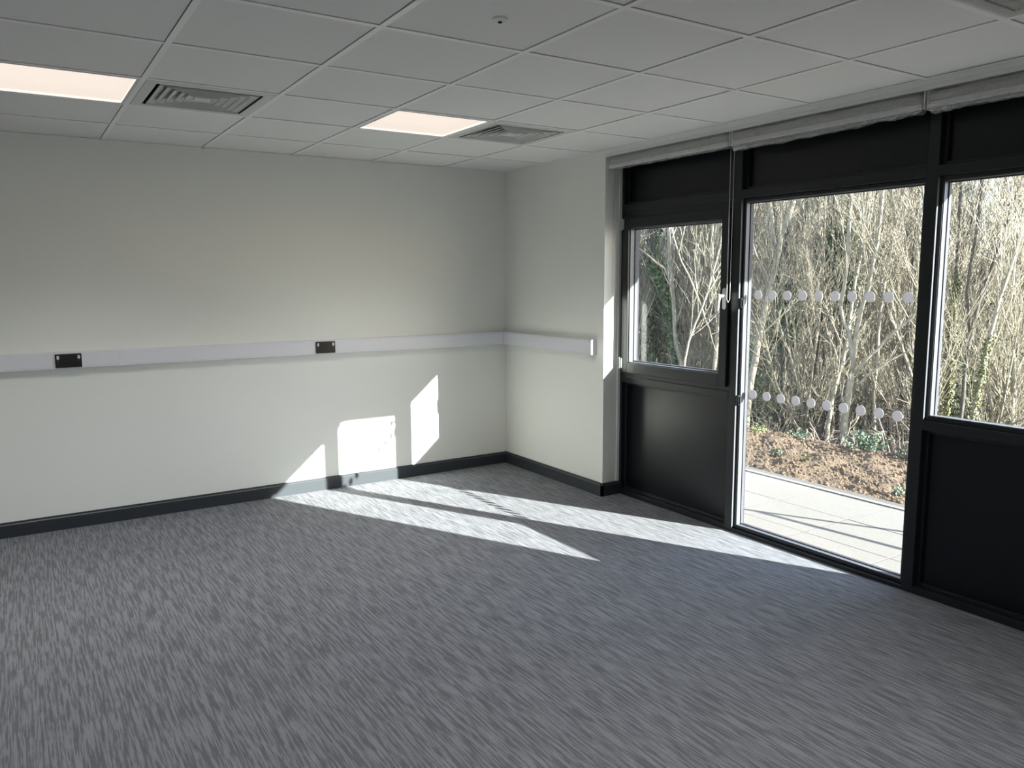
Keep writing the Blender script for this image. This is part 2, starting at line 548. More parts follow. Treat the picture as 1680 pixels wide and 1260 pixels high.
# middle bay: full-height glazed door below a panel
d1 = thing('door_1', (0.2, -2.95, 0), 'tall glazed door in a dark frame with two rows of pale dots', 'door', kind='structure')
part('mullion', MB().box(FX, DX, M1[0], M1[1], -0.02, 2.412), M['anth'], d1, 0.0015)
rails('transom', d1, M2[1], M1[0], [(2.035, 2.085)])
rails('threshold', d1, M2[1], M1[0], [(-0.02, 0.022)])
rails('head_rail', d1, M2[1], M1[0], [(2.37, 2.412)])
infill(d1, M2[1], M1[0], 2.085, 2.37)
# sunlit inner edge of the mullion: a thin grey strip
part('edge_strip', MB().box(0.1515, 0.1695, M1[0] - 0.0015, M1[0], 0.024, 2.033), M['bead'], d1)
leaf = part('door_leaf', MB().frame(0.170, 0.244, -3.503, -2.392, 0.024, 2.033, 0.016, (0.018, 0.018)), M['anth'], d1, 0.001)
part('glazing_bead', MB().frame(0.174, 0.208, -3.487, -2.408, 0.042, 2.015, 0.004), M['bead'], leaf)
part('gasket', MB().frame(0.206, 0.227, -3.483, -2.412, 0.046, 2.011, 0.005), M['gasket'], leaf)
part('glass_pane', MB().box(0.219, 0.225, -3.479, -2.416, 0.05, 2.007), M['glass'], leaf)
dm = MB().lathe([(0.0285, 0.2165), (0.0285, 0.2185)], 24, axis='x').mesh('sticker_dot')
dm.materials.append(M['dot'])
for k in range(10):
    for y, z in ((-2.48 - 0.1033 * k, 1.468), (-2.466 - 0.1027 * k, 0.868)):
        o = bpy.data.objects.new('sticker_dot', dm)
        o.location = Vector((0, y, z)) - orig(leaf)
        col.objects.link(o)
        o.parent = leaf
for zc in (1.42, 0.83):
    hm = MB().lathe([(0.009, -0.03), (0.011, -0.026), (0.011, 0.026), (0.009, 0.03)], 10, (0.160, -2.403, zc))
    hm.box(0.160, 0.1715, -2.42, -2.395, zc - 0.022, zc + 0.022)
    part('hinge', hm, M['anth'], leaf, label='small dark hinge barrel on the door edge')

# right bay: fixed light between two panels
w2 = thing('window_2', (0.2, -4.09, 0), 'dark-framed bay right of the glazed door with a fixed pane over a blank panel', 'window', kind='structure')
part('mullion', MB().box(FX, DX, M2[0], M2[1], -0.02, 2.412), M['anth'], w2, 0.0015)
part('mullion', MB().box(FX, DX, M3[0], M3[1], -0.02, 2.412), M['anth'], w2, 0.0015)
rails('transom', w2, M3[1], M2[0], [(2.035, 2.085), (0.83, 0.877)])
rails('bottom_rail', w2, M3[1], M2[0], [(-0.02, 0.035)])
rails('head_rail', w2, M3[1], M2[0], [(2.37, 2.412)])
infill(w2, M3[1], M2[0], 2.085, 2.37)
infill(w2, M3[1], M2[0], 0.035, 0.83)
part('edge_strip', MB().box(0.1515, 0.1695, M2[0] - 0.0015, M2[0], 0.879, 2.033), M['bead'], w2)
fr = part('glazing_frame', MB().frame(0.170, 0.244, M3[1], M2[0], 0.877, 2.035, 0.018, (0.022, 0.02)), M['anth'], w2, 0.001)
part('glazing_bead', MB().frame(0.174, 0.208, -4.602, -3.578, 0.899, 2.015, 0.004), M['bead'], fr)
part('gasket', MB().frame(0.206, 0.227, -4.598, -3.582, 0.897, 2.011, 0.005), M['gasket'], fr)
part('glass_pane', MB().box(0.219, 0.225, -4.594, -3.586, 0.901, 2.007), M['glass'], fr)

for o_, ya, yb in ((w1, M1[1], -1.335), (d1, M2[1], M1[0]), (w2, M3[1], M2[0])):
    part('head_drip', MB().box(DX, 0.300, ya, yb, 2.020, 2.085), M['anth'], o_)

tr = part('trim_1', MB().prism([(-0.003, 2.402), (-0.003, 2.420), (0.002, 2.424), (0.002, 2.447), (0.018, 2.447), (0.018, 2.402)], 'y', YE, Y0 - 0.02), M['white_metal'])
tag(tr, 'white head trim running above the blinds under the ceiling', 'trim', kind='structure')
t2 = part('trim_2', MB().box(0.128, FX, Y0 - 0.026, Y0 - 0.02, 0.095, 2.402), M['white_metal'])
tag(t2, 'thin white cover strip where the reveal meets the dark frame', 'trim', kind='structure')

# ---------------------------------------------------------------- blinds
def blind(ya, yb, label, film_drop, chain_y, chain_z, seed, chain_wall=False):
    rg = np.random.default_rng(seed)
    t = thing('roller_blind', (0.05, (ya + yb) / 2, 2.31), label, 'blind', 'rolled up window blinds still in their plastic wrapping')
    part('fabric_roll', MB().lathe([(0.012, ya + 0.006), (0.034, ya + 0.006), (0.034, yb - 0.006), (0.012, yb - 0.006)], 22, (0.062, 0, 2.366), 'y'), M['fabric'], t, smooth=False)
    for y in (ya + 0.003, yb - 0.003):
        part('end_bracket', MB().box(0.024, 0.1, y - 0.003, y + 0.003, 2.325, 2.408), M['white_metal'], t)
    part('bottom_bar', MB().prism([(0.016, 2.324), (0.013, 2.328), (0.013, 2.345), (0.017, 2.349), (0.027, 2.349), (0.029, 2.345), (0.029, 2.328), (0.026, 2.324)], 'y', ya + 0.012, yb - 0.012), M['white_metal'], t)
    # crinkled film wrapped round roll and bar
    ny, na = 110, 18
    vs, fs = [], []
    ys = np.linspace(ya + 0.004, yb - 0.004, ny)
    sec = [(0.098, 2.40), (0.06, 2.408), (0.02, 2.404), (0.009, 2.396), (0.006, 2.385), (0.005, 2.37), (0.005, 2.355), (0.004, 2.342), (0.004, 2.33),
           (0.007, 2.321), (0.014, 2.315), (0.024, 2.312), (0.040, 2.312), (0.056, 2.315), (0.075, 2.322), (0.09, 2.335), (0.099, 2.355), (0.101, 2.38)]
    ph = rg.uniform(0, 6.28, 8)
    kf = rg.uniform(6, 40, 8)
    jit = rg.normal(0, 1, (ny, na))
    jit = (jit + np.roll(jit, 1, 0) * 0.8 + np.roll(jit, -1, 0) * 0.8) / 2
    for i, y in enumerate(ys):
        e = min(i, ny - 1 - i)
        pinch = 0.55 if e == 0 else (0.8 if e == 1 else 1.0)
        wob = sum(math.sin(kf[q] * y + ph[q]) for q in range(4)) / 4
        for k, (x, z) in enumerate(sec):
            low = 1.0 if 9 <= k <= 14 else 0.12
            zz = z - low * (film_drop * (0.35 + 0.75 * (y - ya) / (yb - ya) + 0.25 * wob)) + 0.0022 * jit[i, k]
            xx = x + 0.0018 * jit[i, (k + 3) % na] + 0.002 * math.sin(kf[k % 8] * y + ph[k % 8])
            cx, cz = 0.05, 2.36
            vs.append((cx + (xx - cx) * pinch, y, cz + (zz - cz) * pinch))
    for i in range(ny - 1):
        for k in range(na):
            k2 = (k + 1) % na
            fs.append((i * na + k, i * na + k2, (i + 1) * na + k2, (i + 1) * na + k))
    part('plastic_wrap', MB().add(vs, fs), M['film'], t, smooth=False, label='crinkled clear film with bright glints')
    # a loop of beads
    mb = MB()
    r = 0.0017
    x = 0.060
    if chain_wall:
        pts = [(x - 0.012, chain_y, 2.33), (x - 0.012, chain_y, chain_z + 0.02), (x, chain_y, chain_z), (x + 0.012, chain_y, chain_z + 0.02), (x + 0.012, chain_y, 2.33)]
    else:
        pts = [(x, chain_y - 0.0135, 2.33), (x, chain_y - 0.0120, chain_z + 0.02), (x, chain_y, chain_z), (x, chain_y + 0.0120, chain_z + 0.02), (x, chain_y + 0.0135, 2.33)]
    P = np.array(pts)
    seg = np.linalg.norm(np.diff(P, axis=0), axis=1)
    cum = np.concatenate([[0], np.cumsum(seg)])
    nn = int(cum[-1] / 0.0035)
    s = np.linspace(0, cum[-1], nn)
    Q = np.stack([np.interp(s, cum, P[:, a]) for a in range(3)], 1)
    mb.tube(Q, np.where(np.arange(nn) % 2 == 0, 0.0023, 0.0012), 5)
    part('bead_chain', mb, M['chain'], t, label='white bead chain hanging in a loop')
    return t
blind(-2.400, -1.318, 'wrapped roller blind above the casement, leftmost of the three', 0.0, -1.338, 1.43, 3, True)
blind(-3.548, -2.412, 'wrapped roller blind above the glazed door with glinting film', 0.022, -2.392, 1.424, 5)
blind(-4.655, -3.558, 'wrapped roller blind at the right edge above the fixed pane', 0.010, -4.645, 1.43, 8)

# ---------------------------------------------------------------- ceiling fittings
LED_W = 13.0
def ceiling_light(i, j, label):
    x0, x1, y0, y1 = cell(i, j)
    cx, cy = (x0 + x1) / 2, (y0 + y1) / 2
    t = thing('ceiling_light', (cx, cy, H), label, 'light', 'square recessed light panels')
    a, b = 0.287, 0.274
    mb = MB()
    for s in ((-a, a, -a, -b), (-a, a, b, a), (-a, -b, -b, b), (b, a, -b, b)):
        mb.box(cx + s[0], cx + s[1], cy + s[2], cy + s[3], H - 0.0005, H + 0.012)
    part('frame', mb, M['white_metal'], t)
    part('diffuser', MB().box(cx - b, cx + b, cy - b, cy + b, H + 0.002, H + 0.008), M['led'], t, label='glowing warm white diffuser')
    part('housing', MB().box(cx - a, cx + a, cy - a, cy + a, H + 0.045, H + 0.05).box(cx - a, cx - a + 0.004, cy - a, cy + a, H + 0.012, H + 0.045).box(cx + a - 0.004, cx + a, cy - a, cy + a, H + 0.012, H + 0.045).box(cx - a, cx + a, cy - a, cy - a + 0.004, H + 0.012, H + 0.045).box(cx - a, cx + a, cy + a - 0.004, cy + a, H + 0.012, H + 0.045), M['dark'], t)
    ld = bpy.data.lights.new('led_board', 'AREA')
    ld.shape = 'SQUARE'
    ld.size = 2 * b - 0.02
    ld.energy = LED_W
    ld.spread = math.radians(115)
    ld.color = (1.0, 0.955, 0.90)
    lo = bpy.data.objects.new('led_board', ld)
    col.objects.link(lo)
    lo.parent = t
    lo.location = (0, 0, 0.012)
    return t
ceiling_light(5, 2, 'lit square light panel cut by the left edge of the picture')
ceiling_light(2, 2, 'lit square light panel next to the farther ceiling vent')
ceiling_light(8, 2, 'lit square light panel beyond the left edge of the picture')
ceiling_light(2, 7, 'lit square light panel above the picture, beside the vent at the top right')
ceiling_light(5, 7, 'lit square light panel behind the viewer in the middle of the room')
ceiling_light(8, 7, 'lit square light panel behind the viewer near the side wall')
ceiling_light(2, 12, 'lit square light panel by the rear wall on the glazed side')
ceiling_light(5, 12, 'lit square light panel by the rear wall in the middle')
ceiling_light(8, 12, 'lit square light panel by the rear wall in the far corner')

def ceiling_vent(i, j, label):
    x0, x1, y0, y1 = cell(i, j)
    cx, cy = (x0 + x1) / 2, (y0 + y1) / 2
    t = thing('ceiling_vent', (cx, cy, H), label, 'vent', 'square four-way ceiling diffusers')
    def ring(a, za, b, zb, th=0.0015):
        """square sloping blade from half-size a at height za to half-size b at height zb"""
        mb = MB()
        vs, fs = [], []
        for (h, z) in ((a, za), (b, zb), (b, zb + th), (a, za + th)):
            vs += [(cx - h, cy - h, z), (cx + h, cy - h, z), (cx + h, cy + h, z), (cx - h, cy + h, z)]
        for q in range(4):
            for e in range(4):
                fs.append((q * 4 + e, q * 4 + (e + 1) % 4, ((q + 1) % 4) * 4 + (e + 1) % 4, ((q + 1) % 4) * 4 + e))
        return mb.add(vs, fs)
    a, b = 0.2865, 0.238
    mb = MB()
    for s in ((-a, a, -a, -b), (-a, a, b, a), (-a, -b, -b, b), (b, a, -b, b)):
        mb.box(cx + s[0], cx + s[1], cy + s[2], cy + s[3], H - 0.001, H + 0.003)
    part('frame', mb, M['louvre'], t, 0.001)
    for k in range(5):
        s = 0.222 - 0.037 * k
        bl = ring(s, H + 0.002, s - 0.078, H + 0.032)
        lip = ring(s, H - 0.003, s - 0.0005, H + 0.002)
        part('louvre_blade', bl.add(lip.v, lip.f), M['louvre'], t)
    part('centre_plate', MB().box(cx - 0.034, cx + 0.034, cy - 0.034, cy + 0.034, H + 0.001, H + 0.006), M['louvre'], t, 0.001)
    mb = MB()
    c = 0.243
    z0, z1 = H + 0.003, H + 0.16
    mb.box(cx - c, cx + c, cy - c, cy + c, z1, z1 + 0.004)
    for s in ((-c - 0.004, -c, -c, c), (c, c + 0.004, -c, c), (-c, c, -c - 0.004, -c), (-c, c, c, c + 0.004)):
        mb.box(cx + s[0], cx + s[1], cy + s[2], cy + s[3], z0, z1)
    part('plenum_box', mb, M['dark'], t, label='black box behind the louvres')
    return t
ceiling_vent(4, 2, 'square louvred vent beside the light panel cut by the left edge')
ceiling_vent(1, 2, 'square louvred vent nearest the room corner, touching the second light panel')
v3 = ceiling_vent(1, 7, 'square vent wrapped in clear film, only its corner showing at the top right')
rg = np.random.default_rng(44)
cx, cy = v3.location.x, v3.location.y
n = 40
hh = rg.normal(0, 1, (n, n))
for _ in range(3): hh = (hh + np.roll(hh, 1, 0) + np.roll(hh, -1, 0) + np.roll(hh, 1, 1) + np.roll(hh, -1, 1)) / 5
u = np.linspace(-1, 1, n)
vs = [(cx + 0.27 * a, cy + 0.27 * b, H - 0.0035 - 0.022 * (1 - a ** 4) * (1 - b ** 4) - 0.005 * abs(hh[i, j])) for i, a in enumerate(u) for j, b in enumerate(u)]
fs = [(i * n + j, (i + 1) * n + j, (i + 1) * n + j + 1, i * n + j + 1) for i in range(n - 1) for j in range(n - 1)]
part('plastic_cover', MB().add(vs, fs), M['film'], v3, smooth=True, label='crinkled clear film taped over the louvres')
ceiling_vent(4, 7, 'square louvred vent behind the viewer, beside the middle light panel')

t = thing('ceiling_sensor', (-2.06, -3.25, H), 'small round ceiling sensor with a dark lens in the middle of a tile', 'sensor')
c = (-2.06, -3.25, H)
part('housing', MB().lathe([(0.026, 0.005), (0.027, -0.001), (0.026, -0.003), (0.016, -0.006), (0.010, -0.007)], 24, c), M['white_metal'], t, smooth=False)
part('lens', MB().lathe([(0.008, -0.0065), (0.0075, -0.010), (0.005, -0.012), (0.002, -0.0128)], 18, c), M['black'], t, smooth=True)

# ---------------------------------------------------------------- trunking and sockets
t = thing('cable_trunking', (-1.5, 0, 1.03), 'white dado trunking along the left wall and round the corner', 'trunking')
def prof(sgn):
    return [(0, 1.030), (-0.044, 1.030), (-0.048, 1.034), (-0.048, 1.131), (-0.044, 1.135), (0, 1.135)]
def lid():
    return [(-0.047, 1.041), (-0.0505, 1.043), (-0.0505, 1.122), (-0.047, 1.124)]
part('base_channel', MB().prism(prof(1), 'x', XL, 0), M['trunk'], t)
part('base_channel', MB().prism(prof(1), 'y', -1.226, -0.048), M['trunk'], t)
for a, b in ((XL, -2.972), (-2.932, -0.085)):
    part('cover', MB().prism(lid(), 'x', a, b), M['trunk'], t)
part('cover', MB().prism(lid(), 'y', -1.222, -0.085), M['trunk'], t)
cp = [(p[0] * 1.06 if p[0] < 0 else 0, 1.0825 + (p[1] - 1.0825) * 1.03) for p in prof(1)]
part('joint_cover', MB().prism(cp, 'x', -2.972, -2.932), M['trunk'], t, 0.001)
part('corner_piece', MB().prism(cp, 'x', -0.085, 0).prism(cp, 'y', -0.085, -0.05), M['trunk'], t, 0.001)
part('end_cap', MB().prism(cp, 'y', -1.232, -1.224), M['trunk'], t, 0.001)

def socket(xc, label):
    t = thing('double_socket', (xc, -0.05, 1.08), label, 'socket', 'black double sockets in the wall trunking')
    zc = 1.0815
    part('faceplate', MB().box(xc - 0.073, xc + 0.073, -0.0595, -0.0495, zc - 0.043, zc + 0.043), M['black'], t, 0.002)
    for s in (-1, 1):
        xs = xc + s * 0.057
        part('rocker_switch', MB().prism([(-0.0585, zc + 0.010), (-0.0630, zc + 0.012), (-0.0605, zc + 0.021), (-0.0630, zc + 0.031), (-0.0585, zc + 0.033)], 'x', xs - 0.0065, xs + 0.0065), M['switch'], t, label='white rocker switch')
        part('screw_cap', MB().lathe([(0.0028, -0.0600), (0.0028, -0.0592)], 10, (xs + s * 0.0, 0, zc + 0.001), 'y'), M['red'], t)
        xo = xc + s * 0.026
        part('pin_slot', MB().box(xo - 0.002, xo + 0.002, -0.0599, -0.0594, zc + 0.011, zc + 0.020), M['dark'], t)
        for q in (-1, 1):
            part('pin_slot', MB().box(xo + q * 0.011 - 0.0035, xo + q * 0.011 + 0.0035, -0.0599, -0.0594, zc - 0.014, zc - 0.010), M['dark'], t)
    return t
socket(-3.254, 'black double socket nearer the left edge of the picture')
socket(-1.600, 'black double socket between the trunking joint and the corner')

# ---------------------------------------------------------------- outside: patio, soil, woodland floor
def gz(x, y):
    """height of the ground outside"""
    if x < 2.9:
        b = -0.085 + 0.005 * (x - 1.66) / 1.24 + 0.012 * math.sin(math.pi * max(0, min(1, (x - 1.66) / 1.24)))
    elif x < 6.5:
        t = (x - 2.9) / 3.6
        b = -0.08 - 0.95 * (t * t * (3 - 2 * t))
    else:
        b = -1.03 + 0.0009 * max(0, x - 9) ** 2
    return b + 0.03 * math.sin(0.9 * y + 0.7 * x) * min(1, max(0, (x - 1.8)))

pt = part('patio', MB().box(0.27, 1.70, -9.5, 9.0, -0.3, -0.0320), M['joint'])
tag(pt, 'pale paved patio outside the glazed door', 'patio', kind='structure')
rnd = random.Random(11)
xs = [0.275, 0.60, 1.06, 1.545]
yj = [-2.01 + 0.575 * k for k in range(-13, 19)]
for a, b in zip(xs[:-1], xs[1:]):
    for c, d in zip(yj[:-1], yj[1:]):
        h = rnd.uniform(-0.0015, 0.0015)
        part('paving_slab', MB().box(a + 0.003, b - 0.003, c + 0.004, d - 0.004, -0.049, -0.03 + h), M['slab'], pt, 0.0015)
for c in np.arange(-9.5, 8.9, 0.915):
    part('edging_kerb', MB().box(1.552, 1.598, c + 0.002, c + 0.913, -0.049, -0.022), M['kerb'], pt, 0.004)

rg = np.random.default_rng(21)
def grid_mesh(xa, ya, f):
    vs = [(x, y, f(x, y)) for x in xa for y in ya]
    n = len(ya)
    fs = [(i * n + j, (i + 1) * n + j, (i + 1) * n + j + 1, i * n + j + 1) for i in range(len(xa) - 1) for j in range(n - 1)]
    return MB().add(vs, fs)
sx = np.arange(1.60, 3.6, 0.030)
sy = np.arange(-4.2, 2.2, 0.030)
hn = rg.normal(0, 1, (len(sx), len(sy)))
def blur(a, k):
    for _ in range(k):
        a = (a + np.roll(a, 1, 0) + np.roll(a, -1, 0) + np.roll(a, 1, 1) + np.roll(a, -1, 1)) / 5
    return a
big = blur(rg.normal(0, 1, hn.shape), 14)
mid = blur(hn, 2)
big /= big.std(); mid /= mid.std()
vs = []
for i, x in enumerate(sx):
    for j, y in enumerate(sy):
        e = min(1, max(0, (x - 1.60) / 0.12))
        vs.append((x, y, gz(x, y) + e * (0.012 * big[i, j] + 0.009 * mid[i, j])))
n = len(sy)
fs = [(i * n + j, (i + 1) * n + j, (i + 1) * n + j + 1, i * n + j + 1) for i in range(len(sx) - 1) for j in range(n - 1)]
so = part('soil_bank', MB().add(vs, fs), M['soil'])
tag(so, 'bare brown cloddy soil strip between patio and woodland', 'soil', kind='structure')
ico = bmesh.new()
bmesh.ops.create_icosphere(ico, subdivisions=1, radius=1)
IV = np.array([v.co[:] for v in ico.verts])
IF = [tuple(v.index for v in f.verts) for f in ico.faces]
ico.free()
mb = MB()
for k in range(10000):
    x, y = rg.uniform(1.63, 3.45), rg.uniform(-3.9, 1.8)
    s = 0.004 + 0.013 * rg.random() ** 3
    q = IV * (s * rg.uniform(0.6, 1.3, 3)) * rg.uniform(0.75, 1.2, (len(IV), 1))
    a = rg.uniform(0, 6.28)
    q = np.stack([q[:, 0] * math.cos(a) - q[:, 1] * math.sin(a), q[:, 0] * math.sin(a) + q[:, 1] * math.cos(a), q[:, 2]], 1)
    i = min(len(sx) - 1, int((x - 1.6) / 0.03)); j = min(len(sy) - 1, int((y + 4.2) / 0.03))
    mb.add(q + np.array([x, y, vs[i * n + j][2] + s * 0.3]), IF)
part('soil_clods', mb, M['clod'], so, kind='stuff')

gx_ = np.concatenate([np.arange(1.66, 12, 0.35), np.arange(12, 80, 2.0)])
gy_ = np.concatenate([np.arange(-22, -6, 2.0), np.arange(-6, 16, 0.45), np.arange(16, 80, 3.0)])
gr = grid_mesh(gx_, gy_, lambda x, y: gz(x, y) - 0.03 + (rg.normal(0, 0.025) if x > 3.6 else (-0.06 if y < 2.1 else 0.0)))
go = part('ground', gr, M['litter'])
tag(go, 'leaf-strewn woodland floor under the bare trees', 'ground', kind='structure')

cn = part('canopy', MB().box(0.3, 1.59, -5.18, -0.6, 2.75, 2.90).box(0.3, 1.56, -5.15, -0.63, 2.90, 2.93), M['wall_ext'])
tag(cn, 'plain canopy slab projecting over the glazed door, above the picture', 'canopy', kind='structure')
# a braced post beside the patio: its shadow lies across the slabs
bp_ = thing('braced_post', (1.95, -4.59, -0.08), 'slim grey post with a slanting brace right of the patio, its shadow on the slabs', 'post')
part('post', MB().tube([(1.95, -4.59, -0.2), (1.95, -4.59, 1.09)], [0.016, 0.016], 10), M['bark_grey'], bp_, smooth=True)
part('brace', MB().tube([(0.92, -4.28, -0.031), (1.95, -4.585, 1.05)], [0.016, 0.016], 10), M['bark_grey'], bp_, smooth=True)

# ---------------------------------------------------------------- trees
def norm(v):
    return v / (np.linalg.norm(v) + 1e-12)

def grow(rg, p, d, L, r0, r1, level, maxlevel, out, up=0.25, wander=0.10, spawn=(0.25, 1.0), dens=5.0, ang=(25, 55), ratio=(0.30, 0.6)):
    """a branch as a polyline with radii; children are appended to out[level + 1]"""
    k = 7 if level == 0 else (6 if level == 1 else 4)
    P, D = [np.array(p, float)], norm(np.array(d, float))
    for i in range(k):
        D = norm(D + rg.normal(0, wander, 3) + np.array([0, 0, up * 0.12]))
        P.append(P[-1] + D * L / k)
    P = np.array(P)
    out.setdefault(level, []).append((P, np.linspace(r0, r1, len(P))))
    children(rg, P, r0, r1, L, level, maxlevel, out, up, wander, spawn, dens, ang, ratio)

def children(rg, P, r0, r1, L, level, maxlevel, out, up, wander, spawn, dens, ang, ratio):
    if level >= maxlevel: return
    n = max(1, int(round(dens * (L if level == 0 else L * 1.6) * rg.uniform(0.8, 1.2))))
    k = len(P) - 1
    for _ in range(n):
        t = rg.uniform(*spawn) * k
        i = min(k - 1, int(t))
        q = P[i] + (P[i + 1] - P[i]) * (t - i)
        ax = norm(P[i + 1] - P[i])
        side = norm(np.cross(ax, rg.normal(0, 1, 3)))
        a = math.radians(rg.uniform(*ang))
        dd = ax * math.cos(a) + side * math.sin(a)
        if level == 0 and dd[2] < 0.1: dd[2] = 0.15
        fr_ = t / k
        cl = L * rg.uniform(*ratio) * (1.05 - 0.55 * fr_) if level == 0 else L * rg.uniform(*ratio) * (1.1 - 0.4 * fr_)
        cr = max(0.0022, (r0 + (r1 - r0) * fr_) * (0.42 if level == 0 else 0.5))
        grow(rg, q, dd, max(0.2, cl), max(cr, (0, 0.0062, 0.0042, 0.003)[level + 1]), (0, 0.003, 0.0024, 0.002)[level + 1], level + 1, maxlevel, out, up, wander * 1.15, (0.15, 1.0), dens * (0.8 if level == 0 else 0.45), ang, ratio)

SIDES = {0: 7, 1: 4, 2: 3, 3: 3}
def tubes(out, levels):
    mb = MB()
    for l in levels:
        for P, R in out.get(l, []):
            mb.tube(P, R, SIDES[l], cap=(l == 0))
    return mb

def leaf_cloud(rg, out, n, zr, spread, size, levels=(0,)):
    """small bent leaves hugging the stems between two heights"""
    mb = MB()
    pts = []
    for l in levels:
        for P, R in out.get(l, []):
            for a, b, r in zip(P[:-1], P[1:], R):
                for t in np.arange(0, 1, 0.1):
                    c = a + (b - a) * t
                    if zr[0] < c[2] < zr[1]: pts.append((c, r))
    if not pts: return mb
    for _ in range(n):
        c, r = pts[rg.integers(len(pts))]
        u = norm(rg.normal(0, 1, 3) * np.array([1, 1, 0.45]))
        c = c + u * (r + abs(rg.normal(0, spread)))
        s = size * rg.uniform(0.6, 1.4)
        a = norm(np.cross(u, rg.normal(0, 1, 3)))
        b = np.cross(u, a)
        mb.add([c - a * s, c + b * s * 0.7 + u * s * 0.2, c + a * s, c - b * s * 0.7 + u * s * 0.2], [(0, 1, 2), (0, 2, 3)])
    return mb

